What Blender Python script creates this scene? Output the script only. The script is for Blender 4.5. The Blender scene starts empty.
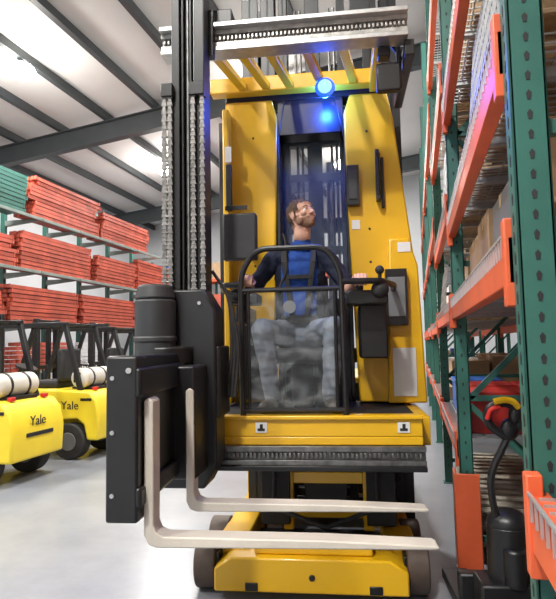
import bpy, bmesh, math, random
import numpy as np
from mathutils import Vector, Matrix, noise
random.seed(7)
S=bpy.context.scene
COL=S.collection
# ---------------------------------------------------------------- materials
_m={}
def mat(name,c,rough=.5,metal=0,var=.08,scale=6,bump=0,spec=.5,emit=None,es=0,alpha=1,coat=0):
    if name in _m: return _m[name]
    m=bpy.data.materials.new(name); m.use_nodes=True
    nt=m.node_tree; b=nt.nodes['Principled BSDF']
    tc=nt.nodes.new('ShaderNodeTexCoord'); n=nt.nodes.new('ShaderNodeTexNoise')
    n.inputs['Scale'].default_value=scale; n.inputs['Detail'].default_value=5
    nt.links.new(tc.outputs['Object'],n.inputs['Vector'])
    r=nt.nodes.new('ShaderNodeValToRGB')
    r.color_ramp.elements[0].position=.3; r.color_ramp.elements[1].position=.7
    r.color_ramp.elements[0].color=(*[max(0,v*(1-var)) for v in c],1)
    r.color_ramp.elements[1].color=(*[min(1,v*(1+var)) for v in c],1)
    nt.links.new(n.outputs['Fac'],r.inputs['Fac']); nt.links.new(r.outputs['Color'],b.inputs['Base Color'])
    b.inputs['Roughness'].default_value=rough; b.inputs['Metallic'].default_value=metal
    b.inputs['Specular IOR Level'].default_value=spec
    if coat: b.inputs['Coat Weight'].default_value=coat; b.inputs['Coat Roughness'].default_value=.1
    if emit: b.inputs['Emission Color'].default_value=(*emit,1); b.inputs['Emission Strength'].default_value=es
    if alpha<1: b.inputs['Alpha'].default_value=alpha
    if bump:
        bp=nt.nodes.new('ShaderNodeBump'); bp.inputs['Strength'].default_value=bump; bp.inputs['Distance'].default_value=.01
        n2=nt.nodes.new('ShaderNodeTexNoise'); n2.inputs['Scale'].default_value=scale*12
        nt.links.new(tc.outputs['Object'],n2.inputs['Vector'])
        nt.links.new(n2.outputs['Fac'],bp.inputs['Height']); nt.links.new(bp.outputs['Normal'],b.inputs['Normal'])
    _m[name]=m; return m
YEL=mat('yellow_paint',(.74,.42,.008),.35,0,.05,3,coat=.3)
YELF=mat('yellow_paint_fork',(.74,.57,.03),.4,0,.05,3)
BLK=mat('black_paint',(.009,.009,.010),.38,0,.3,5)
BLKM=mat('black_matte',(.014,.014,.016),.7,0,.3,8)
DGR=mat('dark_grey_plastic',(.028,.03,.033),.5,0,.15,8)
STL=mat('steel',(.5,.5,.49),.35,.8,.15,20)
GRSD=mat('greasy_steel',(.19,.19,.185),.4,.8,.4,18)
CHN=mat('chain_steel',(.20,.19,.18),.4,.7,.4,30)
FRK=mat('fork_primer',(.62,.57,.49),.40,0,.08,7,bump=.1)
RUB=mat('rubber',(.022,.021,.021),.8,0,.2,12)
TYR=mat('polyurethane_tyre',(.075,.05,.038),.6,0,.2,12)
ORG=mat('orange_paint',(.64,.105,.035),.45,0,.10,5)
ORG2=mat('orange_red_paint',(.46,.085,.05),.5,0,.28,3)
GRN=mat('green_paint',(.026,.12,.095),.45,0,.12,5)
GRNL=mat('sage_grey_paint',(.20,.24,.22),.5,0,.12,5)
WOOD=mat('pallet_wood',(.45,.31,.18),.8,0,.3,9,bump=.3)
CARD=mat('cardboard',(.42,.28,.16),.8,0,.1,4)
WHT=mat('white_paint',(.70,.70,.70),.5,0,.04,4)
WIRE=mat('galvanised_wire',(.5,.52,.53),.4,.7,.1,20)
RED=mat('red_plastic',(.5,.02,.015),.4,0,.1,5)
BLU=mat('blue_plastic',(.02,.13,.5),.4,0,.1,5)
SKIN=mat('skin',(.56,.32,.235),.55,0,.08,25)
HAIR=mat('hair_brown',(.08,.045,.026),.8,0,.35,120,bump=.5)
BEARD=mat('beard_brown',(.27,.15,.10),.8,0,.25,140,bump=.4)
SHIRT=mat('navy_jacket',(.006,.011,.032),.85,0,.25,14,bump=.3)
SHIRT2=mat('blue_shirt',(.012,.06,.30),.85,0,.2,14,bump=.3)
PANT=mat('denim_trousers',(.15,.175,.215),.85,0,.10,12,bump=.15)
SHOE=mat('boot_leather',(.03,.025,.02),.6)
LIP=mat('lip',(.45,.22,.17),.5)
EYEW=mat('eye_white',(.70,.66,.63),.3)
GREY=mat('grey_plastic',(.15,.16,.17),.5)
# ---------------------------------------------------------------- builder
def empty(name,loc=(0,0,0),rz=0,parent=None):
    e=bpy.data.objects.new(name,None); COL.objects.link(e); e.location=loc; e.rotation_euler=(0,0,rz)
    e.empty_display_size=.1; e.parent=parent; return e
_sc={}
class B:
    def __init__(s,name,m,parent=None,bev=.004):
        s.v=[]; s.f=[]; s.n=name; s.m=m; s.p=parent; s.bev=bev
    def add(s,vs,fs):
        o=len(s.v); s.v.extend([tuple(v) for v in vs]); s.f.extend([tuple(i+o for i in f) for f in fs]); return s
    def box(s,x0,x1,y0,y1,z0,z1,M=None):
        vs=[(x,y,z) for x in (x0,x1) for y in (y0,y1) for z in (z0,z1)]
        if M: vs=[M@Vector(v) for v in vs]
        return s.add(vs,((0,1,3,2),(4,6,7,5),(0,4,5,1),(2,3,7,6),(0,2,6,4),(1,5,7,3)))
    def beam(s,p0,p1,w,h,up=(0,0,1)):
        p0=Vector(p0);p1=Vector(p1);d=(p1-p0);L=d.length;d.normalize();u=Vector(up)
        if abs(d.dot(u))>.98:u=Vector((0,1,0))
        r=d.cross(u).normalized();u=r.cross(d)
        M=Matrix((( r.x,d.x,u.x,p0.x),(r.y,d.y,u.y,p0.y),(r.z,d.z,u.z,p0.z),(0,0,0,1)))
        return s.box(-w/2,w/2,0,L,-h/2,h/2,M)
    def cone(s,p0,p1,r0,r1=None,seg=20,caps=True):
        if r1 is None:r1=r0
        p0=Vector(p0);p1=Vector(p1);d=(p1-p0).normalized(); u=d.orthogonal().normalized(); w=d.cross(u)
        vs=[]
        for k in range(seg):
            a=2*math.pi*k/seg; q=u*math.cos(a)+w*math.sin(a); vs.append(p0+q*r0)
        for k in range(seg):
            a=2*math.pi*k/seg; q=u*math.cos(a)+w*math.sin(a); vs.append(p1+q*r1)
        fs=[(k,(k+1)%seg,seg+(k+1)%seg,seg+k) for k in range(seg)]+[tuple(range(seg))[::-1],tuple(range(seg,2*seg))]
        return s.add(vs,fs)
    def sph(s,c,r,M=None,seg=20):
        if not hasattr(r,'__len__'): r=(r,r,r)
        rg=seg*2//3
        if seg not in _sc:
            vs=[Vector((0,0,1))]
            for i in range(1,rg):
                t=math.pi*i/rg
                for k in range(seg): a=2*math.pi*k/seg; vs.append(Vector((math.sin(t)*math.cos(a),math.sin(t)*math.sin(a),math.cos(t))))
            vs.append(Vector((0,0,-1))); n=len(vs)
            fs=[(0,1+k,1+(k+1)%seg) for k in range(seg)]
            for i in range(rg-2):
                a=1+i*seg;b=a+seg
                fs+=[(a+k,b+k,b+(k+1)%seg,a+(k+1)%seg) for k in range(seg)]
            a=1+(rg-2)*seg
            fs+=[(n-1,a+(k+1)%seg,a+k) for k in range(seg)]
            _sc[seg]=(vs,fs)
        vs,fs=_sc[seg]
        T=Matrix.Translation(c)@(M or Matrix.Identity(4))@Matrix.Diagonal((*r,1))
        return s.add([T@v for v in vs],fs)
    def cap(s,p0,p1,r0,r1=None):
        if r1 is None:r1=r0
        s.cone(p0,p1,r0,r1,16); s.sph(p0,r0,seg=16); s.sph(p1,r1,seg=16); return s
    def tube(s,pts,r,fil=.04,seg=10,n=5):
        P=[Vector(p) for p in pts]; out=[P[0]]
        for i in range(1,len(P)-1):
            a,b,c=P[i-1],P[i],P[i+1]; f=min(fil,(a-b).length*.45,(c-b).length*.45)
            A=b+(a-b).normalized()*f; C=b+(c-b).normalized()*f
            for k in range(n+1):
                t=k/n; out.append(A*(1-t)**2+b*2*t*(1-t)+C*t*t)
        out.append(P[-1])
        vs=[];fs=[]; u=None
        for i,p in enumerate(out):
            d=(out[min(i+1,len(out)-1)]-out[max(i-1,0)]).normalized()
            if u is None: u=d.orthogonal().normalized()
            u=(u-d*u.dot(d)).normalized(); v=d.cross(u)
            vs+=[p+(u*math.cos(2*math.pi*k/seg)+v*math.sin(2*math.pi*k/seg))*r for k in range(seg)]
        for i in range(len(out)-1):
            a=i*seg;b=a+seg
            fs+=[(a+k,a+(k+1)%seg,b+(k+1)%seg,b+k) for k in range(seg)]
        e=(len(out)-1)*seg
        fs+=[tuple(range(seg))[::-1],tuple(range(e,e+seg))]
        return s.add(vs,fs)
    def prism(s,pts,axis,a,b):
        def mk(u,v,t): return {'x':(t,u,v),'y':(u,t,v),'z':(u,v,t)}[axis]
        n=len(pts)
        vs=[mk(u,v,a) for u,v in pts]+[mk(u,v,b) for u,v in pts]
        return s.add(vs,[tuple(range(n)),tuple(range(n,2*n))[::-1]]+[(i,n+i,n+(i+1)%n,(i+1)%n) for i in range(n)])
    def mesh(s):
        me=bpy.data.meshes.new(s.n); me.from_pydata(s.v,[],s.f)
        bm=bmesh.new(); bm.from_mesh(me); bmesh.ops.recalc_face_normals(bm,faces=bm.faces)
        for f in bm.faces: f.smooth=True
        for e in bm.edges:
            if len(e.link_faces)==2 and e.calc_face_angle(0)>.6: e.smooth=False
        bm.to_mesh(me); bm.free(); return me
    def done(s,bev=None):
        me=s.mesh()
        o=bpy.data.objects.new(s.n,me); COL.objects.link(o); me.materials.append(s.m)
        if s.p: o.parent=s.p
        bv=s.bev if bev is None else bev
        if bv:
            md=o.modifiers.new('bevel','BEVEL'); md.width=bv; md.segments=2; md.limit_method='ANGLE'; md.angle_limit=.7
        return o
# ---------------------------------------------------------------- camera
th=math.radians(13.84); ph=math.radians(4.63); ro=math.radians(1.1)
F=Vector((-math.sin(th)*math.cos(ph),math.cos(th)*math.cos(ph),math.sin(ph)))
R=Vector((math.cos(th),math.sin(th),0)); U=R.cross(F)
R2=R*math.cos(ro)-U*math.sin(ro); U2=U*math.cos(ro)+R*math.sin(ro)
cam=bpy.data.cameras.new('camera'); co=bpy.data.objects.new('camera',cam); COL.objects.link(co)
co.matrix_world=Matrix(((R2.x,U2.x,-F.x,0),(R2.y,U2.y,-F.y,0),(R2.z,U2.z,-F.z,1.6),(0,0,0,1)))
cam.sensor_fit='HORIZONTAL'; cam.sensor_width=36; cam.lens=36; cam.clip_start=.05; cam.clip_end=200
S.camera=co
piv=Vector((-.68,3.5,0)); yaw=math.radians(7)
Rm=Matrix.Rotation(yaw,3,'Z'); off=piv-Rm@piv
# ---------------------------------------------------------------- OPERATOR
OP=empty('truck_operator',Vector(off)+Rm@Vector((.04,0,0)),yaw)
def voxel(b,name,voxel,smooth,parent):
    me=b.mesh()
    o=bpy.data.objects.new(name,me); COL.objects.link(o)
    r=o.modifiers.new('r','REMESH'); r.mode='VOXEL'; r.voxel_size=voxel; r.use_smooth_shade=True
    s=o.modifiers.new('s','SMOOTH'); s.iterations=smooth; s.factor=.5
    dg=bpy.context.evaluated_depsgraph_get(); dg.update()
    nm=bpy.data.meshes.new_from_object(o.evaluated_get(dg)); o.modifiers.clear(); o.data=nm; nm.name=name
    o.parent=parent
    nm.polygons.foreach_set('use_smooth',[True]*len(nm.polygons))
    return o
def displace(me,offs):
    """offs: dict vertex index -> distance along normal"""
    n=len(me.vertices); co_=np.empty(n*3); me.vertices.foreach_get('co',co_); co_=co_.reshape(-1,3)
    nn=np.empty(n*3); me.vertices.foreach_get('normal',nn); nn=nn.reshape(-1,3)
    for i,d in offs.items(): co_[i]+=nn[i]*d
    me.vertices.foreach_set('co',co_.ravel()); me.update()
V=Vector
P=V((-.78,3.88,1.67)); CH=V((-.78,3.87,2.08)); NK=V((-.77,3.84,2.28))
segs=[]
def sg(p0,p1,r0,r1,l): segs.append((V(p0),V(p1),r0,r1,l))
b=B('operator_body',SKIN)
b.sph(P,(.175,.13,.12)); b.sph((-.78,3.87,1.86),(.165,.125,.2)); b.sph(CH,(.185,.13,.17)); b.sph((-.78,3.86,2.19),(.17,.10,.08))
b.cap((-.94,3.86,2.215),(-.62,3.86,2.215),.066)
b.cap(NK+V((0,.01,-.06)),V((-.75,3.80,2.41)),.066,.056)
for sx,kn,an,el,wr in ((-1,V((-1.0,3.48,1.70)),V((-.96,3.59,1.27)),V((-1.13,3.78,1.97)),V((-1.10,3.53,2.02))),
                       (1,V((-.54,3.48,1.70)),V((-.58,3.59,1.27)),V((-.43,3.78,1.97)),V((-.385,3.53,2.01)))):
    hp=P+V((sx*.09,-.02,0)); sh=V((-.78+sx*.185,3.855,2.205))
    sg(hp,kn,.098,.070,'p'); sg(kn,an,.070,.052,'p')
    toe=an+V((sx*.03,-.15,-.065))
    sg(an+V((0,.03,-.05)),toe,.045,.04,'b')
    sg(an,an+V((0,.02,-.05)),.05,.048,'b')
    mid=sh.lerp(el,.75)
    sg(sh,mid,.068,.058,'s'); sg(mid,el,.046,.042,'k'); sg(el,wr,.043,.028,'k')
    d=(wr-el).normalized()
    sg(wr,wr+d*.02,.027,.028,'k')
    for i in range(4):
        k0=wr+d*(.03)+V((sx*-.03+sx*.02*i,0,0)) ; k1=wr+d*.09+V((sx*(-.030+.021*i),0,.004-abs(i-1.5)*.003))
        sg(k0,k1,.013,.0115,'k')
        L=(.036,.041,.038,.03)[i]
        f1=k1+V((0,-L*.75,-L*.7)); f2=f1+V((0,-.001,-.026)); f3=f2+V((0,.018,-.014))
        sg(k1,f1,.0105,.0095,'k'); sg(f1,f2,.0092,.0085,'k'); sg(f2,f3,.0085,.0075,'k')
    t0=wr+d*.03+V((-sx*.028,0,-.006)); t1=t0+V((-sx*.022,-.025,-.015)); t2=t1+V((-sx*.0,-.032,-.016)); t3=t2+V((sx*.012,-.02,-.008))
    sg(t0,t1,.013,.0115,'k'); sg(t1,t2,.0115,.010,'k'); sg(t2,t3,.010,.008,'k')
for p0,p1,r0,r1,l in segs: b.cap(p0,p1,r0,r1)
body=voxel(b,'body',.0048,4,OP)
for m in (SKIN,SHIRT,PANT,SHOE,SHIRT2): body.data.materials.append(m)
ix={'k':0,'s':1,'p':2,'b':3}
core=[(P+V((0,0,-.05)),V((-.78,3.88,1.70)),.17,.17,'p'),(V((-.78,3.87,1.84)),NK+V((0,.01,-.05)),.17,.12,'s'),(V((-.94,3.86,2.215)),V((-.62,3.86,2.215)),.07,.07,'s'),(NK+V((0,0,.06)),V((-.75,3.80,2.40)),.062,.056,'k')]
me=body.data; npo=len(me.polygons); C=np.empty(npo*3); me.polygons.foreach_get('center',C); C=C.reshape(-1,3)
best=np.zeros(npo,int); bd=np.full(npo,9.0)
for a,c_,q,w_,l in segs+core:
    A=np.array(a); D=np.array(c_-a); t=np.clip(((C-A)@D)/max(D@D,1e-9),0,1)
    dist=np.linalg.norm(C-(A+t[:,None]*D),axis=1)-(q+(w_-q)*t)
    k=dist<bd; bd[k]=dist[k]; best[k]=ix[l]
k=(best==1)&(np.abs(C[:,0]+.78)<.13-.02*np.abs(C[:,2]-2.1)/.3)&(C[:,1]<3.86)&(C[:,2]>1.8); best[k]=4
me.polygons.foreach_set('material_index',best.astype('i'))
clothed=set()
for p in me.polygons:
    if best[p.index] in (1,2,4): clothed.update(p.vertices)
offs={}
for i in clothed:
    c0=me.vertices[i].co
    offs[i]=.009*noise.noise(Vector((c0.x*9,c0.y*9,c0.z*20)))+.003*noise.noise(c0*34)
displace(me,offs)
seg=32
vs=[];fs=[]
for k,(rr,zz) in enumerate(((.080,.0),(.072,.045),(.064,.045),(.07,.0))):
    vs+=[(-.768+rr*math.cos(2*math.pi*i/seg),3.835+rr*.95*math.sin(2*math.pi*i/seg),2.277+zz+.012*math.sin(2*math.pi*i/seg)) for i in range(seg)]
for k in range(4):
    a=k*seg;c_=((k+1)%4)*seg
    fs+=[(a+i,a+(i+1)%seg,c_+(i+1)%seg,c_+i) for i in range(seg)]
B('shirt_collar',SHIRT2,OP,0).add(vs,fs).done()
b=B('safety_harness',BLKM,OP,.003)
for sx in (-1,1):
    pts=[(-.78+sx*.10,3.87,2.285),(-.78+sx*.105,3.79,2.26),(-.78+sx*.10,3.735,2.16),(-.78+sx*.085,3.727,2.05),(-.78+sx*.06,3.733,1.9),(-.78+sx*.05,3.74,1.76)]
    for a,c1 in zip(pts,pts[1:]): b.beam(a,c1,.036,.012,up=(0,-1,0.2))
b.beam((-.87,3.725,2.06),(-.69,3.725,2.06),.012,.03)
b.beam((-.93,3.742,1.76),(-.63,3.742,1.76),.016,.045)
b.done()
B('harness_lanyard',BLKM,OP,0).tube([(-.84,3.9,2.28),(-.90,3.84,2.40),(-.87,3.77,2.33),(-.86,3.72,2.10),(-.93,3.70,1.95)],.008,.05).done()
HE=empty('head_pivot',(-.752,3.80,2.50),0,OP)
HE.rotation_euler=(math.radians(-19),0,math.radians(44))
h=B('head',SKIN)
h.sph((0,.018,.035),(.075,.093,.085)); h.sph((0,-.01,-.02),(.066,.082,.085)); h.sph((0,-.045,-.075),(.040,.038,.035))
h.sph((0,-.065,-.088),(.022,.02,.018)); h.sph((0,-.035,.035),(.062,.055,.045)); 
h.cap((-.028,-.083,.018),(.028,-.083,.018),.010)
h.cap((0,-.088,.008),(0,-.114,-.028),.009,.013); h.sph((-.012,-.100,-.030),.008); h.sph((.012,-.100,-.030),.008)
h.cap((-.018,-.086,-.058),(.018,-.086,-.058),.007); h.cap((-.014,-.084,-.069),(.014,-.084,-.069),.007)
for sx in (-1,1):
    h.sph((sx*.042,-.062,-.022),(.022,.025,.02)); h.sph((sx*.055,-.02,-.055),(.018,.035,.03))
    h.sph((sx*.077,.012,-.005),(.009,.02,.032),Matrix.Rotation(sx*.25,4,'Z'),16)
h.cap((0,.03,-.05),(0,.05,-.13),.055,.058)
ho=voxel(h,'head',.0034,3,HE)
me=ho.data
for m in (SKIN,HAIR,BEARD,LIP): me.materials.append(m)
hairv=set();beardv=set()
for p in me.polygons:
    x,y,z=p.center
    ish=False
    if z>.052 and y<0: ish=True
    if y>=-.03 and z>.04-.9*max(0,y-.0): ish=True
    if y>.028 and z>-.065: ish=True
    if abs(x)>.050 and y>-.045 and z>.015: ish=True
    if abs(x)>.060 and -.02<y<.0 and z>-.02: ish=True
    if abs(x)>.068 and -.008<y<.035 and -.04<z<.028: ish=False
    ib=(z<-.050 and y<-.005 and z>-.125) and not (abs(x)<.02 and -.076<z<-.052 and y<-.07)
    if abs(x)>.053 and -.040<y<.0 and z<-.02: ib=True
    if abs(x)<.028 and y<-.075 and -.053<z<-.045: ib=True
    if ish: p.material_index=1; hairv.update(p.vertices)
    elif ib: p.material_index=2; beardv.update(p.vertices)
    elif abs(x)<.020 and -.072<z<-.055 and y<-.08: p.material_index=3
offs={i:.002 for i in beardv}
for i in hairv:
    c0=me.vertices[i].co; offs[i]=.013+.004*math.sin(c0.x*180)*math.sin(c0.y*150)+.004*noise.noise(c0*60)
displace(me,offs)
e=B('eyes',EYEW,HE,0)
for sx in (-1,1): e.sph((sx*.030,-.073,.002),.0125)
e.done()
e=B('irises',mat('iris',(.05,.03,.02),.2),HE,0)
for sx in (-1,1): e.sph((sx*.030+.002,-.0825,.004),(.0055,.004,.0055))
e.done()
e=B('eyebrows',HAIR,HE,0)
for sx in (-1,1): e.cap((sx*.016,-.092,.024),(sx*.030,-.090,.028),.0035,.004); e.cap((sx*.030,-.090,.028),(sx*.046,-.078,.022),.004,.002)
e.done()
# ---------------------------------------------------------------- room
XL,XR,YB,YN=-13.5,9,26,-7
def roofz(x): return 8.75+.11*(x+4.8) if x<3 else 8.75+.11*7.8-.11*(x-3)
fm=bpy.data.materials.new('polished_concrete'); fm.use_nodes=True
nt=fm.node_tree;b=nt.nodes['Principled BSDF']; tc=nt.nodes.new('ShaderNodeTexCoord')
n=nt.nodes.new('ShaderNodeTexNoise'); n.inputs['Scale'].default_value=1.3; n.inputs['Detail'].default_value=12; n.inputs['Roughness'].default_value=.7
r=nt.nodes.new('ShaderNodeValToRGB'); r.color_ramp.elements[0].position=.3; r.color_ramp.elements[0].color=(.18,.195,.225,1)
r.color_ramp.elements[1].position=.7; r.color_ramp.elements[1].color=(.275,.29,.32,1)
nt.links.new(tc.outputs['Object'],n.inputs['Vector']);nt.links.new(n.outputs['Fac'],r.inputs['Fac']);nt.links.new(r.outputs['Color'],b.inputs['Base Color'])
b.inputs['Roughness'].default_value=.28
B('floor',fm,bev=0).box(XL,XR,YN,YB,-.2,0).done()
WALL=mat('wall_panel',(.62,.64,.66),.6,0,.04,1)
CEIL=mat('ceiling_insulation',(.72,.71,.69),.7,0,.05,.6)
B('wall_left',WALL,bev=0).box(XL-.2,XL,YN,YB,0,roofz(XL)+.1).done()
B('wall_right',WALL,bev=0).box(XR,XR+.2,YN,YB,0,roofz(XR)+.1).done()
for nm,y0,y1 in (('wall_back',YB,YB+.2),('wall_front',YN-.2,YN)):
    B(nm,WALL,bev=0).prism([(XL,0),(XR,0),(XR,roofz(XR)),(3,roofz(3)),(XL,roofz(XL))],'y',y0,y1).done()
B('ceiling',CEIL,bev=0).prism([(XL-.2,roofz(XL-.2)),(3,roofz(3)),(XR+.2,roofz(XR+.2)),(XR+.2,roofz(XR)+.2),(3,roofz(3)+.2),(XL-.2,roofz(XL)+.2)],'y',YN-.2,YB+.2).done()
BEAMM=mat('roof_steel',(.045,.052,.056),.5,0,.1,2)
rf=B('roof_beams',BEAMM,bev=0)
x=XL+.6
while x<XR-.3:
    z=roofz(x)-.005; rf.box(x-.03,x+.03,YN,YB,z-.22,z); rf.box(x-.07,x+.07,YN,YB,z-.235,z-.215); x+=1.5
for y in (-3,5.5,14,22.5):
    for (xa,xb) in ((XL,3),(3,XR)):
        za,zb=roofz(xa)-.24,roofz(xb)-.24
        rf.prism([(xa,za),(xb,zb),(xb,zb-.55),(xa,za-.55)],'y',y-.02,y+.02)
        rf.prism([(xa,za),(xb,zb),(xb,zb-.03),(xa,za-.03)],'y',y-.13,y+.13)
        rf.prism([(xa,za-.55),(xb,zb-.55),(xb,zb-.58),(xa,za-.58)],'y',y-.13,y+.13)
rf.done()
EM=mat('lamp_glow',(1,1,1),.5,emit=(1,.97,.9),es=30)
def lamp(x,y,w):
    z=roofz(x)-.50
    e=empty('high_bay_light',(x,y,z))
    B('housing',DGR,e,0).cone((0,0,.10),(0,0,.24),.12,.07).cone((0,0,.0),(0,0,.11),.34,.12).cone((0,0,.24),(0,0,.28),.012).done()
    B('lens',EM,e,0).sph((0,0,-.02),(.33,.33,.17)).done()
    l=bpy.data.lights.new('bulb','AREA'); l.shape='DISK'; l.size=.6; l.energy=w*.85; l.color=(1,.97,.92)
    o=bpy.data.objects.new('bulb',l); COL.objects.link(o); o.parent=e; o.location=(0,0,-.22)
    l=bpy.data.lights.new('ceiling_fill','POINT'); l.shadow_soft_size=.3; l.energy=w*.32; l.color=(1,.97,.92)  # extra point light below the fixture, added to brighten the ceiling
    o=bpy.data.objects.new('ceiling_fill',l); COL.objects.link(o); o.parent=e; o.location=(0,0,-.75)
for x,y,w in ((-8.4,10.3,420),(-8.4,18,450),(-8.4,2.5,450),(-3.8,14,350),(-2.5,21,350),(-1.6,-2.5,640),(-4.6,-1.5,380),(-2.2,7.0,480),(3.6,6,350),(3.6,14,350)): lamp(x,y,w)  # lamps behind the camera are unseen, added as front fill
w=bpy.data.worlds.new('world'); S.world=w; w.use_nodes=True
w.node_tree.nodes['Background'].inputs[0].default_value=(.8,.85,1,1); w.node_tree.nodes['Background'].inputs[1].default_value=.3
# ---------------------------------------------------------------- TRUCK
T=empty('order_picker_forklift',off,yaw)
CAB=empty('cab',(.10,0,0),0,T); COCK=empty('cockpit',(.04,0,0),0,T); TUR=empty('turret',(-.12,0,0),0,T)
c=B('chassis',YEL,T,.012)
c.prism([(-1.30,.06),(-.09,.06),(-.09,.20),(-.20,.27),(-1.19,.27),(-1.30,.20)],'y',3.5,3.75)
c.box(-1.32,-1.12,3.72,5.0,.08,.32).box(-.22,-.02,3.72,5.0,.08,.32)
c.prism([(-1.34,.08),(0,.08),(0,1.15),(-.1,1.3),(-1.24,1.3),(-1.34,1.15)],'y',4.95,6.6)
c.box(-1.05,-.30,3.56,3.66,.27,.36)
c.done()
c=B('chassis_black',BLK,T,.006)
c.box(-1.28,-.08,3.75,4.3,.10,.2).box(-1.10,-1.02,3.49,3.52,.07,.12).box(-.33,-.25,3.49,3.52,.07,.12).box(-1.2,-.15,4.93,4.96,.3,1.25)
c.cone((-.68,3.49,.16),(-.68,3.5,.16),.02,seg=16)
c.done()
wl=B('load_wheels',TYR,T,.01); hb=B('wheel_hubs',BLK,T,.003)
for x0,x1 in ((-1.45,-1.31),(-.09,.045)):
    for y in (3.72,4.1): wl.cone((x0,y,.17),(x1,y,.17),.17,seg=32); hb.cone((x0-.008,y,.17),(x1+.008,y,.17),.09,seg=20)
    hb.box((x0 if x0>-1 else x1)-.02,(x0 if x0>-1 else x1)+.02,3.6,4.25,.14,.26)
wl.cone((-.8,6.1,.2),(-.5,6.1,.2),.2,seg=28)
wl.done(); hb.done()
m=B('main_mast',BLK,CAB,.004)
def chan(m,x,y,z0,z1,w=.11,d=.16,s=1):
    m.box(x-w/2,x+w/2,y,y+.02,z0,z1).box(x-w/2,x+w/2,y+d-.02,y+d,z0,z1).box(x-.012,x+.012,y,y+d,z0,z1)
for x in (-1.28,-.10): chan(m,x,4.5,.1,4.6,.14,.2)
for x in (-1.12,-.26): chan(m,x,4.45,.2,4.9,.12,.16)
for x in (-.98,-.50): chan(m,x,4.36,.35,5.2,.07,.12)
for z in (.3,.72,1.5,2.6,3.5,4.4): m.box(-1.3,-.08,4.6,4.66,z-.06,z+.06)
for z in (.45,.95,2.35,2.95,3.25): m.box(-.99,-.48,4.38,4.46,z-.03,z+.03)
m.box(-.80,-.68,4.40,4.46,.35,4.8)
m.done()
m=B('mast_cylinders',GRSD,CAB,.0)
for x in (-1.2,-.18): m.cone((x,4.58,.2),(x,4.58,3.3),.035)
m.cone((-.62,4.5,.3),(-.62,4.5,3.1),.035)
for x in (-.88,-.84,-.60,-.56): m.cone((x,4.42,.4),(x,4.42,4.4),.011,seg=8)
m.done()
m=B('lower_carriage',BLKM,CAB,.006)
m.box(-1.22,-.14,4.28,4.36,.55,.88).box(-1.15,-.95,3.9,4.3,.35,.75).box(-.42,-.22,3.9,4.3,.35,.75).box(-.85,-.55,4.0,4.3,.42,.7)
m.tube([(-1.05,3.9,.8),(-1.05,3.8,.5),(-.7,3.75,.38),(-.35,3.8,.5),(-.35,3.9,.8)],.016)
m.done()
m=B('lower_carriage_yellow',YEL,CAB,.006)
m.box(-.93,-.44,3.95,4.0,.62,.70).box(-1.0,-.93,3.95,4.05,.3,.84).box(-.44,-.37,3.95,4.05,.3,.84).done()
m=B('platform',YEL,T,.006)
m.box(-1.44,.0,3.3,3.42,1.05,1.17).box(-1.44,.0,3.3,3.36,1.0,1.05).box(-1.42,-1.34,3.42,4.3,.98,1.15).box(-.02,.06,3.42,4.3,.98,1.15)
m.box(-1.44,.0,3.28,3.30,1.15,1.175)
m.done()
m=B('platform_floor',BLKM,T,.003); m.box(-1.34,-.02,3.42,4.34,1.10,1.155).done()
def toothrail(name,x0,x1,y,z0,z1,mt):
    m=B(name,mt,T,.002)
    m.box(x0,x1,y,y+.12,z0,z0+.03).box(x0,x1,y,y+.12,z1-.03,z1).box(x0,x1,y+.035,y+.12,z0,z1)
    x=x0+.015
    while x<x1-.02:
        m.box(x,x+.014,y+.005,y+.04,z0+.045,z1-.04); x+=.026
    m.done()
toothrail('traverse_rack_lower',-1.5,.01,3.26,.89,1.0,GRSD)
B('traverse_rail_lower_track',BLK,T).box(-1.5,.01,3.24,3.42,.86,.89).box(-1.45,.0,3.38,3.44,.86,1.05).done()
toothrail('traverse_rack_upper',-1.555,.0,3.26,3.49,3.60,mat('rack_steel',(.34,.33,.31),.4,.6,.3,18))
B('traverse_rail_upper_track',STL,T).box(-1.555,.0,3.22,3.42,3.60,3.63).box(-1.555,0,3.25,3.38,3.46,3.49).done()
m=B('platform_decals',WHT,T,0); m.box(-.985,-.915,3.294,3.3,1.075,1.135).box(-.145,-.075,3.294,3.3,1.075,1.135).done()
m=B('decals',WHT,CAB,0)
m.box(-.20,-.04,3.99,4.0,1.22,1.56).box(-.14,-.05,3.995,4.0,2.25,2.32)
m.box(-1.40,-1.35,3.974,3.98,2.98,3.1).box(-.46,-.40,4.094,4.1,2.45,2.52)
m.done()
m=B('decal_marks',BLKM,T,0)
for x in (-.95,-.11): m.box(x-.022,x+.022,3.291,3.294,1.085,1.10).box(x-.008,x+.01,3.291,3.294,1.10,1.125)
m.done()
m=B('cab_column_left',YEL,CAB,.012)
m.prism([(-1.42,1.17),(-1.06,1.17),(-1.04,2.3),(-1.01,3.35),(-1.05,3.5),(-1.42,3.5)],'y',4.1,4.3)
m.box(-1.42,-1.37,3.98,4.1,1.17,3.4)
m.done()
m=B('cab_column_right',YEL,CAB,.012)
m.prism([(-.44,1.17),(.03,1.17),(-.01,2.2),(-.13,3.3),(-.17,3.5),(-.45,3.5),(-.50,3.35),(-.48,2.4)],'y',4.1,4.3)
m.prism([(-.24,1.17),(.03,1.17),(.0,2.15),(-.06,2.35),(-.2,2.35)],'y',4.0,4.12)
m.done()
m=B('cab_header',YEL,CAB,.01); m.box(-1.52,-.17,4.02,4.12,3.54,3.66).done()
m=B('guard_side_rails',YEL,T,.01); m.box(-1.5,-1.44,3.4,4.1,3.50,3.58).box(-.2,-.14,3.4,4.1,3.50,3.58).done()
m=B('overhead_guard_bars',YEL,T,.004)
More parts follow.
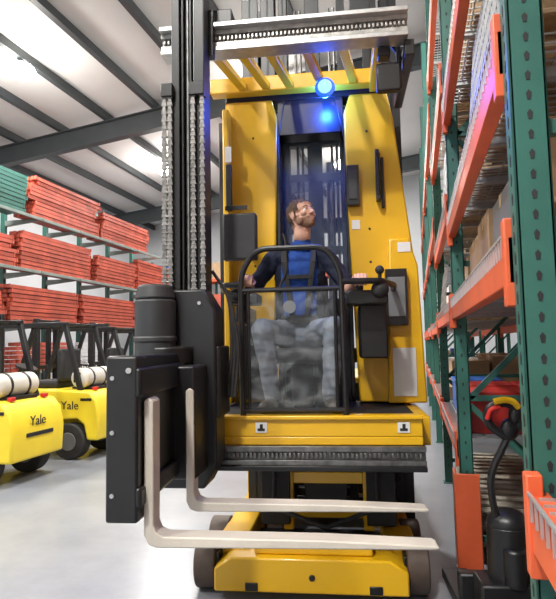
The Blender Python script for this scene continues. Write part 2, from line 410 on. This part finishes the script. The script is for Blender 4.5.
for x in (-1.24,-1.06,-.88,-.64,-.40): m.beam((x,3.42,3.53),(x+.08,4.04,3.58),.06,.05)
m.done()
m=B('cab_header_inner',BLK,CAB,.006); m.box(-1.0,-.52,4.13,4.3,3.22,3.50).box(-1.42,-.17,4.13,4.3,3.5,3.56).prism([(-1.01,3.15),(-.95,3.5),(-1.01,3.5)],'y',4.12,4.16).prism([(-.5,3.15),(-.5,3.5),(-.57,3.5)],'y',4.12,4.16)
m.box(-1.03,-1.0,4.12,4.32,1.2,3.4).box(-.50,-.47,4.12,4.32,1.2,3.4).box(-1.02,-.48,4.28,4.33,1.16,1.95)
m.done()
gl=mat('tinted_glass',(.10,.13,.17),.05,0,.02,2,alpha=.3)
B('cab_rear_window',gl,CAB,0).box(-1.0,-.49,4.315,4.32,1.9,3.25).done()
m=B('column_details',BLK,CAB,.004)
m.box(-.49,-.40,4.02,4.1,2.62,2.92).box(-.275,-.245,4.05,4.1,2.65,3.04).box(-.235,-.215,4.06,4.1,2.6,2.98).box(-.24,-.09,3.92,4.0,1.72,2.12)
m.box(-1.385,-1.345,3.93,3.98,2.6,2.95).box(-1.45,-1.42,4.0,4.3,1.3,3.3).box(-1.33,-1.1,4.03,4.1,1.2,1.75)
for z in (2.66,2.98): m.cone((-.26,4.04,z),(-.26,3.99,z),.018,seg=12)
m.tube([(-.26,4.0,2.68),(-.26,3.99,2.8),(-.26,4.0,2.96)],.012)
for z in (2.2,2.45,3.2): m.cone((-1.2,4.1,z),(-1.2,4.094,z),.009,seg=10); m.cone((-.33,4.1,z),(-.33,4.094,z),.009,seg=10)
m.done()
B('screens',DGR,CAB,.002).box(-.475,-.415,4.012,4.02,2.66,2.88).done()
m=B('column_box_inner',GREY,CAB,.006).box(-.225,-.105,3.912,3.92,1.78,2.06); m.done()
m=B('display_unit',DGR,T,.012); m.box(-1.22,-.995,3.5,3.58,2.16,2.47).done()
B('display_arm',BLK,T).box(-1.15,-1.1,3.58,4.1,2.28,2.33).box(-1.2,-1.05,3.495,3.50,2.49,2.52).done()
m=B('gate_frame',BLK,T,0)
m.tube([(-1.07,3.36,1.16),(-1.075,3.36,2.05),(-.98,3.36,2.2),(-.54,3.36,2.2),(-.45,3.36,2.05),(-.44,3.36,1.16)],.019,.09)
m.tube([(-1.07,3.36,1.2),(-.44,3.36,1.2)],.016).tube([(-1.07,3.36,1.94),(-.45,3.36,1.94)],.016)
m.tube([(-1.03,3.36,1.22),(-1.03,3.36,1.93)],.012).tube([(-.49,3.36,1.22),(-.49,3.36,1.93)],.012)
m.tube([(-1.07,3.36,1.98),(-1.2,3.40,1.98),(-1.26,3.7,1.98),(-1.28,4.1,1.98)],.02).tube([(-.45,3.36,1.98),(-.2,3.40,1.98),(-.10,3.7,1.98),(-.08,4.1,1.98)],.02)
m.done()
ac=bpy.data.materials.new('scratched_acrylic'); ac.use_nodes=True
nt=ac.node_tree; b=nt.nodes['Principled BSDF']; b.inputs['Base Color'].default_value=(.6,.66,.7,1); b.inputs['Roughness'].default_value=.06
tc=nt.nodes.new('ShaderNodeTexCoord'); n=nt.nodes.new('ShaderNodeTexNoise'); n.inputs['Scale'].default_value=6; n.inputs['Detail'].default_value=9; n.inputs['Distortion'].default_value=1.5
mr=nt.nodes.new('ShaderNodeMapRange'); mr.inputs[1].default_value=.45; mr.inputs[2].default_value=.75; mr.inputs[3].default_value=.03; mr.inputs[4].default_value=.16
nt.links.new(tc.outputs['Object'],n.inputs['Vector']);nt.links.new(n.outputs['Fac'],mr.inputs[0]);nt.links.new(mr.outputs[0],b.inputs['Alpha'])
B('gate_window',ac,T,0).box(-1.03,-.49,3.357,3.363,1.21,1.94).done()
m=B('gate_decal',GREY,T,0); m.cone((-.77,3.355,1.83),(-.77,3.352,1.83),.04,seg=24); m.done()
m=B('control_console',BLK,COCK,.012)
m.box(-1.2,-1.02,3.44,3.62,1.86,1.93).box(-.46,-.2,3.44,3.66,1.84,1.93).box(-.38,-.20,3.6,4.0,1.5,1.86)
m.box(-1.2,-1.12,3.6,4.0,1.75,1.86)
m.done()
m=B('control_handles',BLKM,COCK,0)
m.cap((-1.09,3.49,1.93),(-1.09,3.46,2.03),.022,.026); m.cap((-.375,3.49,1.92),(-.375,3.46,2.01),.022,.026)
m.sph((-.25,3.44,1.93),(.055,.05,.055)).sph((-.25,3.42,2.05),.028).cap((-.25,3.44,1.95),(-.25,3.42,2.04),.012).sph((-1.16,3.44,1.92),(.045,.05,.045))
m.done()
m=B('seat',BLKM,COCK,.03); m.box(-1.0,-.57,3.66,4.08,1.47,1.575).box(-.98,-.59,4.0,4.1,1.58,2.1).box(-.86,-.7,3.85,4.05,1.155,1.47).done()
m=B('mirror_assembly',BLK,T,.01)
m.box(-.19,-.04,3.38,3.44,3.18,3.36).tube([(-.1,3.44,3.3),(-.02,3.46,3.42),(-.1,3.4,3.5)],.012)
m.box(-.06,-.03,3.4,3.45,3.2,3.62).box(-.18,-.10,3.36,3.46,3.40,3.46)
m.done()
m=B('top_fittings',BLK,T,.006)
m.box(-1.25,-1.10,3.3,3.45,3.63,3.76).box(-.35,-.22,3.3,3.42,3.63,3.78)
m.box(-.02,.04,3.3,4.1,3.36,3.46)
m.done()
BL=mat('blue_led',(.02,.1,.6),.3,emit=(.22,.42,1),es=1.8)
BLR=mat('blue_led_rim',(.01,.03,.6),.3,emit=(.01,.06,1),es=2.5)
B('blue_spotlight_lens',BL,CAB,0).sph((-.63,3.875,3.47),(.052,.03,.052)).done()
B('blue_spotlight_rim',BLR,CAB,0).cone((-.63,3.90,3.47),(-.63,3.88,3.47),.072,.068,seg=28).done()
B('blue_spotlight_housing',BLK,CAB,0).cone((-.63,3.97,3.47),(-.63,3.90,3.47),.045,.074,seg=24).box(-.65,-.61,3.93,3.96,3.47,3.56).done()
l=bpy.data.lights.new('blue_spot','POINT'); l.energy=30; l.color=(.02,.10,1); l.shadow_soft_size=.04
o=bpy.data.objects.new('blue_glow',l); COL.objects.link(o); o.parent=CAB; o.location=(-.63,4.0,3.40)
TM=empty('turret_mast_group',(.0,0,0),0,T)
m=B('turret_mast',BLK,TM,.004)
m.box(-1.43,-1.38,3.08,3.24,1.2,4.3).box(-1.29,-1.23,3.08,3.24,1.2,4.3).box(-1.40,-1.28,3.16,3.22,1.2,4.3)
m.box(-1.375,-1.36,3.10,3.2,1.2,4.3).box(-1.325,-1.31,3.10,3.2,1.2,4.3)
m.box(-1.46,-1.2,3.2,3.26,3.40,3.70).box(-1.5,-1.2,3.2,3.26,.88,1.2)
m.done()
m=B('turret_mast_rails',GRSD,TM,.002); m.box(-1.385,-1.378,3.12,3.15,1.9,4.3).box(-1.305,-1.295,3.12,3.15,1.9,4.3).cone((-1.342,3.13,1.9),(-1.342,3.13,4.3),.012,seg=10).done()
ch=B('lift_chains',CHN,TM,.0)
for cx in (-1.465,-1.43,-1.29,-1.235):
    z=1.9;k=0
    while z<3.1:
        w=.013 if k%2 else .009
        ch.box(cx-w,cx+w,3.045,3.06,z,z+.021); ch.cone((cx-w-.003,3.052,z+.003),(cx+w+.003,3.052,z+.003),.007,seg=8); z+=.024;k+=1
ch.done()
B('chain_anchors',BLK,TM).box(-1.48,-1.41,3.03,3.1,3.08,3.16).box(-1.31,-1.22,3.03,3.1,3.08,3.16).done()
m=B('turret_head',BLK,TUR,.012)
m.prism([(-1.60,1.40),(-1.42,1.56),(-1.38,1.92),(-1.10,1.92),(-1.03,1.80),(-1.03,.95),(-1.10,.82),(-1.5,.82),(-1.60,.95)],'y',2.98,3.2)
m.box(-1.5,-1.08,2.72,3.0,.93,1.5)
m.cone((-1.3,2.95,1.5),(-1.3,2.95,1.60),.14,seg=28)
m.box(-1.06,-1.01,3.0,3.26,1.2,1.6)
m.done()
m=B('turret_head_bolts',STL,TUR,0)
for x,z in ((-1.12,1.84),(-1.12,1.3),(-1.12,.95),(-1.3,1.84)): m.cone((x,2.975,z),(x,2.968,z),.010,seg=12)
m.done()
m=B('turret_motor',DGR,T,.012); m.cone((-1.475,2.92,1.55),(-1.475,2.92,1.86),.112,seg=32).cone((-1.475,2.92,1.86),(-1.475,2.92,1.94),.112,.095,seg=32).cone((-1.475,2.92,1.62),(-1.475,2.92,1.66),.118,seg=32).done()
FP=Vector((-1.2,2.9,0)); fy=math.radians(2); Rf=Matrix.Rotation(fy,3,'Z'); fo=FP-Rf@FP+Vector((-.17,0,.055))
K=empty('fork_carriage_group',fo,fy,T)
m=B('fork_carriage',BLK,K,.012)
m.prism([(2.16,.87),(2.86,.87),(2.9,.97),(2.9,1.46),(2.82,1.51),(2.16,1.51)],'x',-1.22,-1.15)
m.prism([(2.14,.84),(2.26,.84),(2.3,1.0),(2.3,1.4),(2.26,1.51),(2.14,1.51)],'x',-1.27,-1.135)
m.box(-1.15,-1.12,2.14,2.86,1.34,1.46).box(-1.15,-1.12,2.14,2.86,.90,.98)
m.done()
m=B('carriage_bolts',STL,K,0)
for z in (1.42,1.2,.95): m.cone((-1.24,2.142,z),(-1.24,2.134,z),.009,seg=12)
m.cone((-1.17,2.142,1.45),(-1.17,2.13,1.45),.012,seg=12)
m.done()
def fork(name,y,dx,dz_=0):
    m=B(name,FRK,K,.006)
    x0=-1.10+dx; t=.04
    zb=.715+dz_
    prof=[(x0,1.32),(x0+.02,1.335),(x0+t,1.32),(x0+t,zb+.09),(x0+t+.012,zb+.06),(x0+t+.04,zb+.045),(x0+.75,zb+.036),(x0+1.17,zb+.020),(x0+1.19,zb+.011),(x0+1.17,zb+.003),(x0+.05,zb),(x0+.018,zb+.012),(x0,zb+.05)]
    m.prism(prof,'y',y,y+.10)
    m.done()
fork('fork_near',2.20,-.03,.012); fork('fork_far',2.70,.02,.01)
m=B('fork_hanger',BLK,K,.004); m.box(-1.14,-1.08,2.72,2.78,1.22,1.42); m.done()
m=B('hydraulic_hoses',RUB,TUR,0)
for i in range(3): m.tube([(-1.0+.02*i,3.15,1.3),(-.98+.02*i,3.2,1.6),(-1.0,3.22,1.9),(-1.1,3.2,2.05)],.010,.1)
m.done()
# ---------------------------------------------------------------- FORKLIFTS (left)
def forklift(x,y,sc=1):
    E=empty('counterbalance_forklift',(x,y,0))
    m=B('counterweight',YELF,E,.03)
    m.prism([(-.02,.28),(-.0,.62),(-.05,.86),(-.16,.98),(-.72,1.0),(-.72,.52),(-.66,.56),(-.36,.58),(-.25,.50),(-.2,.28)],'y',.06,1.04)
    m.done()
    m=B('body',YELF,E,.03)
    m.prism([(-.72,.30),(-.72,1.0),(-1.25,1.0),(-1.32,.55),(-1.75,.50),(-1.85,.85),(-2.15,.85),(-2.2,.40),(-2.1,.25),(-.9,.25)],'y',.12,.98)
    m.done()
    m=B('tyres',RUB,E,.02); hu=B('hubs',GREY,E,.006)
    for yy in (.03,.87):
        m.cone((-.48,yy,.26),(-.48,yy+.20,.26),.26,seg=32); hu.cone((-.48,yy-.01,.26),(-.48,yy+.21,.26),.13,seg=20)
        m.cone((-1.95,yy-.04,.33),(-1.95,yy+.22,.33),.33,seg=32); hu.cone((-1.95,yy-.05,.33),(-1.95,yy+.23,.33),.17,seg=20)
    m.done(); hu.done()
    m=B('overhead_guard',BLK,E,.006)
    for yy in (.14,.92):
        m.beam((-.35,yy,.98),(-.62,yy,1.95),.06,.07,up=(1,0,0)); m.beam((-2.15,yy,.8),(-1.75,yy,1.95),.06,.07,up=(1,0,0)); m.beam((-.58,yy,1.96),(-1.8,yy,1.96),.06,.07)
    for i in range(8): 
        xx=-.6-i*.165; m.box(xx-.02,xx+.02,.14,.92,1.95,1.98)
    m.done()
    m=B('seat',BLKM,E,.04); m.box(-1.35,-.85,.3,.78,1.0,1.12).box(-.88,-.76,.3,.78,1.1,1.6).done()
    m=B('mast',BLK,E,.006)
    for yy in (.22,.84): m.box(-2.42,-2.30,yy-.04,yy+.04,.06,2.2); m.box(-2.52,-2.43,yy+(.07 if yy<.5 else -.13),yy+(.13 if yy<.5 else -.07),.06,2.15)
    for z in (.3,1.2,2.1): m.box(-2.42,-2.32,.22,.84,z,z+.08)
    m.box(-2.60,-2.52,.12,.94,.15,.25).box(-2.60,-2.52,.12,.94,.5,.6)
    for yy in (.25,.7): m.box(-2.65,-2.60,yy,yy+.12,.06,.6).box(-3.4,-2.6,yy,yy+.12,.05,.09)
    for i in range(9): m.box(-2.60,-2.58,.14+.095*i,.16+.095*i,.6,1.2)
    m.done()
    m=B('gas_tank',mat('tank_white',(.55,.53,.48),.4),E,.0)
    m.cone((-.42,.24,1.16),(-.42,.86,1.16),.15,seg=28); m.sph((-.42,.24,1.16),(.15,.07,.15)); m.sph((-.42,.86,1.16),(.15,.07,.15)); m.done()
    m=B('tank_straps',BLK,E,.003); m.cone((-.42,.36,1.16),(-.42,.40,1.16),.156,seg=28).cone((-.42,.68,1.16),(-.42,.72,1.16),.156,seg=28).box(-.6,-.24,.3,.8,.98,1.03).box(-.46,-.38,.12,.2,1.1,1.24)
    m.done()
    m=B('steering',BLK,E,0); m.cone((-1.75,.54,.85),(-1.6,.54,1.3),.03); m.cone((-1.6,.54,1.3),(-1.59,.54,1.33),.17,seg=24); m.done()
    m=B('lamps',RED,E,.004); m.box(-.2,-.14,.2,.28,.985,1.03).box(-.2,-.14,.8,.88,.985,1.03); m.done()
    m=B('rear_stripe',BLK,E,.004); m.box(-.25,.005,.3,.8,.55,.60).box(-.3,-.12,.05,.07,.84,.88); m.done()
    cu=bpy.data.curves.new('lettering','FONT'); cu.body='Yale'; cu.size=.17; cu.extrude=.003; cu.materials.append(BLKM)
    for (l,rz) in (((-.62,.055,.72),0),((.0,.36,.68),math.pi/2)):
        t=bpy.data.objects.new('lettering',cu); COL.objects.link(t); t.parent=E; t.location=l; t.rotation_euler=(math.pi/2,0,rz)
forklift(-4.54,5.5); forklift(-4.45,7.15); forklift(-4.9,9.3); forklift(-5.0,11.4)
# ---------------------------------------------------------------- LEFT CANTILEVER RACKS
LX=-8.7; lv=(2.2,3.5,4.8)
E=empty('cantilever_rack')
m=B('columns',GRN,E,.006); a=B('arms',GRNL,E,.004)
for y in [5.2+1.6*i for i in range(9)]:
    m.box(LX-1.2,LX-1.08,y-.05,y+.05,0,6.0).box(LX-1.3,LX-.1,y-.05,y+.05,0,.14)
    for z in (1.1,)+lv: a.prism([(LX-1.08,z-.02),(LX,z-.02),(LX,z-.07),(LX-1.08,z-.16)],'y',y-.04,y+.04)
m.box(LX-1.17,LX-1.12,5.2,18,5.8,5.9).box(LX-1.17,LX-1.12,5.2,18,.6,.7)
m.done()
for z in lv: a.box(LX-.08,LX-.02,5.2,18,z-.09,z-.022)
a.done()
def bundle(x0,y0,z0,L,nz,nx=6,m_=ORG2,h=.082,w=.055):
    e=B('rack_beam_bundle',m_,None,0)
    ks=0
    for k in range(nz):
        if k%4==0: ks=random.uniform(-.12,.12)
        jx=random.uniform(-.035,.0); ky=ks+random.uniform(-.04,.04)
        for i in range(nx if k<nz-1 else random.randint(3,nx)):
            xa=x0+jx-i*(w+.012); j=ky+random.uniform(-.04,.04)
            zz=z0+k*(h+.018)
            e.box(xa-w,xa,y0+j,y0+L+j,zz,zz+h)
            if i==0: e.box(xa,xa+.012,y0+j,y0+j+.04,zz,zz+h+.01).box(xa,xa+.012,y0+L+j-.04,y0+L+j,zz,zz+h+.01)
    e.done()
for li,z in enumerate(lv):
    y=5.0+li*.35
    while y<17:
        L=random.choice((2.2,2.5,2.8)); nz=(9,10,10)[li]-random.choice((0,0,1,2,3))
        bundle(LX-.04,y,z-.018,L,nz,8,GRN if (li==2 and 7<y<9) else ORG2); 
        y+=L+.28
for y in (6.2,8.6,11.0,13.5): bundle(LX-.2,y,1.082,2.0,7,6,random.choice((GRN,ORG2,WHT)))
# ---------------------------------------------------------------- pallet racks
def rack(x0,dep,ys,levels,near=0,H=6.6,beamh=.13):
    E=empty('pallet_rack')
    p=B('uprights',GRN,E,.004); br=B('braces',GRN,E,.002); be=B('beams',ORG,E,.004); wd=B('wire_decks',WIRE,E,0); ho=B('upright_slots',BLKM,E,0)
    pw=.09
    for iy,y in enumerate(ys):
        for xx in (x0,x0+dep-pw):
            p.box(xx,xx+pw,y,y+.012,0,H).box(xx,xx+.012,y,y+pw,0,H).box(xx+pw-.012,xx+pw,y,y+pw,0,H)
        p.box(x0-.02,x0+pw+.03,y-.02,y+pw+.03,0,.012)
        z=.25;k=0
        while z<H-1:
            a_,b_=(x0+pw,x0+dep-pw) if k%2 else (x0+dep-pw,x0+pw)
            br.beam((a_,y+.045,z),(b_,y+.045,z+.9),.03,.04); br.beam((x0+pw,y+.045,z),(x0+dep-pw,y+.045,z),.03,.04); z+=.95;k+=1
        if iy<5:
            z=.2
            while z<H-.2:
                for dx in (.045,):
                    ho.prism([(x0+dx,z+.014),(x0+dx+.007,z+.005),(x0+dx+.004,z-.012),(x0+dx-.004,z-.012),(x0+dx-.007,z+.005)],'y',y-.0015,y)
                ho.prism([(y+.045,z+.018),(y+.055,z+.006),(y+.05,z-.016),(y+.04,z-.016),(y+.035,z+.006)],'x',x0-.0015,x0)
                z+=.052 if iy<3 else .1
    for i,(ya,yb) in enumerate(zip(ys,ys[1:])):
        lvl=levels[i] if isinstance(levels[0],(list,tuple)) else levels
        for z in lvl:
            for xx in (x0-.012,x0+dep-.04):
                be.box(xx,xx+.05,ya+pw,yb,z,z+beamh)
                for yy in (ya+pw,yb-.05): be.box(xx-.008,xx+.03,yy-.0,yy+.05,z-.06,z+beamh+.05)
            if near>i:
                yy=ya+pw+.06
                while yy<yb-.05:
                    wd.box(x0+.0,x0+dep-.02,yy,yy+.006,z+beamh,z+beamh+.006); wd.box(x0-.02,x0-.014,yy,yy+.006,z+beamh-.05,z+beamh+.006); yy+=.055
                xx=x0-.02
                while xx<x0+dep: wd.box(xx,xx+.007,ya+pw+.05,yb-.05,z+beamh+.005,z+beamh+.012); xx+=.105
                for q in (.35,.95,1.55,2.15): wd.box(x0,x0+dep-.02,ya+q,ya+q+.04,z+beamh-.035,z+beamh)
            else: wd.box(x0,x0+dep-.02,ya+pw+.05,yb-.05,z+beamh,z+beamh+.01)
    for o_ in (p,br,be,wd,ho):
        if o_.v: o_.done()
    return E
ys=[-3.7,-1.1,1.5,4.1,6.7,9.3,11.9,14.5,17.1]
lv1=[[1.1,2.9,4.3]]*2+[[1.75,2.33,3.15,4.5]]+[[.78,1.75,2.5,3.5,4.6]]+[[.8,1.7,2.9,4.3]]*4
rack(.26,1.07,ys,lv1,near=6)
rack(1.55,1.07,ys,[.8,1.9,2.9,4.3],near=0)
g=B('post_protector',ORG,None,.006)
g.box(.215,.235,4.05,4.25,0,.70).box(.215,.38,4.04,4.06,0,.70); g.done()
def pallet(x,y,z,w=.95,d=1.1,m_=WOOD):
    e=B('wooden_pallet',m_,None,.003)
    for i in range(7): e.box(x,x+w,y+i*(d-.09)/6,y+i*(d-.09)/6+.09,z+.105,z+.122)
    for i in range(3):
        xx=x+i*(w-.05)/2; e.box(xx,xx+.05,y,y+d,z+.018,z+.105)
    for i in range(3): e.box(x,x+w,y+i*(d-.09)/2,y+i*(d-.09)/2+.09,z,z+.018)
    e.done()
TAPE=mat('tape',(.55,.42,.25),.3)
def carton(x,y,z,w,d,h,m_=CARD):
    e=empty('cardboard_box'); B('carton',m_,e,.005).box(x,x+w,y,y+d,z,z+h).done()
    B('tape',TAPE,e,0).box(x-.001,x+w+.001,y+d/2-.025,y+d/2+.025,z+h*.75,z+h+.001).done()
def wirepanel(x,y,z,L,H,lean):
    e=B('wire_mesh_panel',WIRE,None,0)
    k=0
    while k*.05<=L: e.beam((x,y+k*.05,z),(x+lean,y+k*.05,z+H),.006,.006); k+=1
    k=0
    while k*.1<=H: e.beam((x+lean*k*.1/H,y,z+k*.1+.003),(x+lean*k*.1/H,y+L,z+k*.1+.003),.006,.006); k+=1
    e.done()
def bin_(x,y,z,w,d,h,m_):
    e=B('storage_bin',m_,None,.004)
    e.box(x,x+w,y,y+d,z,z+.01).box(x,x+.01,y,y+d,z,z+h).box(x+w-.01,x+w,y,y+d,z,z+h).box(x,x+w,y,y+.01,z,z+h).box(x,x+w,y+d-.01,y+d,z,z+h)
    e.box(x-.012,x+w+.012,y-.012,y+d+.012,z+h-.03,z+h); e.done()
dz=.143
for y in (1.75,2.95):
    pallet(.36,y,1.75+dz); zt=1.75+dz+.123
    carton(.38,y+.04,zt,.44,.48,.26); carton(.38,y+.56,zt,.44,.5,.22,GREY if y<2 else CARD); carton(.86,y+.05,zt,.42,.95,.28)
    pallet(.36,y,2.33+dz); zt=2.33+dz+.123
    carton(.38,y+.05,zt,.43,.6,.34); carton(.38,y+.68,zt,.43,.38,.28,GREY if y<2 else CARD); carton(.86,y+.05,zt,.42,.95,.42)
wirepanel(.275,1.7,2.33+dz,1.05,.55,.05); wirepanel(.275,4.3,2.5+dz,1.05,.7,.05); wirepanel(.275,5.5,1.75+dz,1.05,.45,.05)
for y in (1.7,2.95):
    for k in range(5): pallet(.36,y,3.15+dz+k*.1225)
for y in (-.9,.25):
    pallet(.36,y,1.1+dz); carton(.42,y+.1,1.1+dz+.123,.8,.9,.35)
    for k in range(6): pallet(.36,y,2.9+dz+k*.1225)
for y,zs in ((4.35,(1.75,2.5,3.5)),(5.5,(1.75,2.5,3.5)),(6.9,(.8,1.7,2.9)),(8.1,(.8,1.7,2.9)),(9.6,(1.7,2.9)),(12.2,(1.7,2.9)),(14.8,(.8,1.7,2.9))):
    for z in zs:
        pallet(.36,y,z+dz)
        if z==1.75: carton(.40,y+.05,z+dz+.123,.42,.5,.22); carton(.86,y+.1,z+dz+.123,.4,.6,.25)
        else: carton(.40,y+.05,z+dz+.123,.42,.5,.3,random.choice((CARD,WHT,CARD))); carton(.86,y+.1,z+dz+.123,.4,.6,.35,random.choice((CARD,BLU,GREY))); carton(.42,y+.6,z+dz+.123,.4,.4,.25)
bin_(.36,4.35,.78+dz,.42,.55,.3,RED); bin_(.84,4.35,.78+dz,.42,.55,.34,RED); bin_(.36,5.0,.78+dz,.42,.55,.3,RED); bin_(.84,5.05,.78+dz,.42,.5,.3,RED); bin_(.36,5.7,.78+dz,.42,.6,.3,BLU)
for y in (1.8,3.0,4.4,5.6,7.0,8.2):
    pallet(1.65,y,.8+dz); carton(1.66,y+.04,.8+dz+.123,.45,.5,.45,random.choice((CARD,WHT,GREY))); carton(2.14,y+.04,.8+dz+.123,.44,.9,.5,CARD); carton(1.66,y+.58,.8+dz+.123,.45,.45,.3,random.choice((CARD,BLU,RED)))
    pallet(1.65,y,1.9+dz); carton(1.68,y+.06,1.9+dz+.123,.85,.9,.6,random.choice((CARD,WHT)))
    pallet(1.65,y,0); carton(1.68,y+.06,.123,.85,.9,.5,random.choice((CARD,GREY)))
OLD=mat('old_pallet',(.38,.34,.28),.85,0,.25,9)
for y in (4.4,5.5):
    for k in range(3): pallet(.37,y,k*.1225,m_=OLD)
for k in range(2): pallet(.50,1.9,k*.1225,.8,.9,m_=OLD)
bin_(.52,1.95,.246,.36,.36,.26,BLU); carton(.90,1.95,.246,.38,.8,.35); carton(.9,3.3,0,.4,.6,.6); carton(.92,3.35,.6,.36,.5,.3,WHT)
# ---------------------------------------------------------------- pallet jack
J=empty('pallet_jack',(.45,3.35,0),math.radians(8))
m=B('jack_body',BLK,J,.015)
m.cone((0,0,.12),(0,0,.60),.125,.11,seg=24).sph((0,0,.60),(.11,.11,.08)).box(-.19,.19,-.14,.06,.10,.32).box(-.26,.26,.06,.14,.12,.30).cone((0,-.10,.30),(0,-.10,.5),.06)
m.done()
m=B('jack_forks',BLK,J,.006); m.box(-.26,-.10,.1,.62,.06,.12).box(.10,.26,.1,.62,.06,.12).done()
m=B('jack_wheels',TYR,J,.006); m.cone((-.13,-.04,.09),(-.03,-.04,.09),.09,seg=24).cone((.03,-.04,.09),(.13,-.04,.09),.09,seg=24).cone((-.22,.55,.04),(-.14,.55,.04),.04).cone((.14,.55,.04),(.22,.55,.04),.04).done()
m=B('jack_handle',BLK,J,0)
m.tube([(-.04,-.02,.55),(-.09,-.05,.72),(-.10,-.07,.88),(.0,-.09,1.08)],.020,.08)
m.tube([(0,-.09,1.07),(.06,-.09,1.13),(.06,-.10,1.22),(-.01,-.12,1.27),(-.11,-.12,1.24),(-.11,-.1,1.15),(0,-.09,1.07)],.022,.05)
m.sph((.01,-.09,1.12),(.05,.035,.06)).sph((.04,-.10,1.20),(.035,.03,.05))
m.done()
B('jack_lever',RED,J,0).tube([(-.05,-.145,1.245),(-.10,-.145,1.235),(-.115,-.13,1.18)],.013,.03).done()
B('jack_button',YEL,J,0).tube([(.05,-.12,1.24),(.02,-.135,1.275),(-.03,-.145,1.285),(-.08,-.145,1.272)],.018,.03).done()
# ---------------------------------------------------------------- back racks along rear wall
def backrack(x0,x1,y):
    E=empty('pallet_rack'); p=B('uprights',GRN,E,0); be=B('beams',ORG,E,0); d_=B('decks',WIRE,E,0)
    n_=int((x1-x0)/2.7)
    for i in range(n_+1):
        for yy in (y,y+1): p.box(x0+i*2.7,x0+i*2.7+.09,yy,yy+.09,0,5.4)
        for z in (.5,1.9,3.4,4.8): p.box(x0+i*2.7+.03,x0+i*2.7+.06,y+.05,y+1.05,z,z+.05)
    for z in (1.3,2.9,4.4):
        for yy in (y,y+1.04): be.box(x0,x0+n_*2.7,yy-.01,yy+.04,z,z+.14)
        d_.box(x0,x0+n_*2.7,y+.02,y+1.02,z+.14,z+.15)
    for o_ in (p,be,d_): o_.done()
    return n_
n_=backrack(-11.5,-1,22.8)
for i in range(n_):
    for z in (0,1.45,3.05,4.55):
        x=-11.5+i*2.7+.2
        for dx in (0,1.2):
            c_=random.choice((CARD,ORG2,WHT,BLU,GREY,ORG2))
            carton(x+dx,22.9,z,1.0,.9,random.uniform(.5,1.0),c_)
S.view_settings.view_transform='Standard'; S.view_settings.look='None'; S.view_settings.exposure=0.32
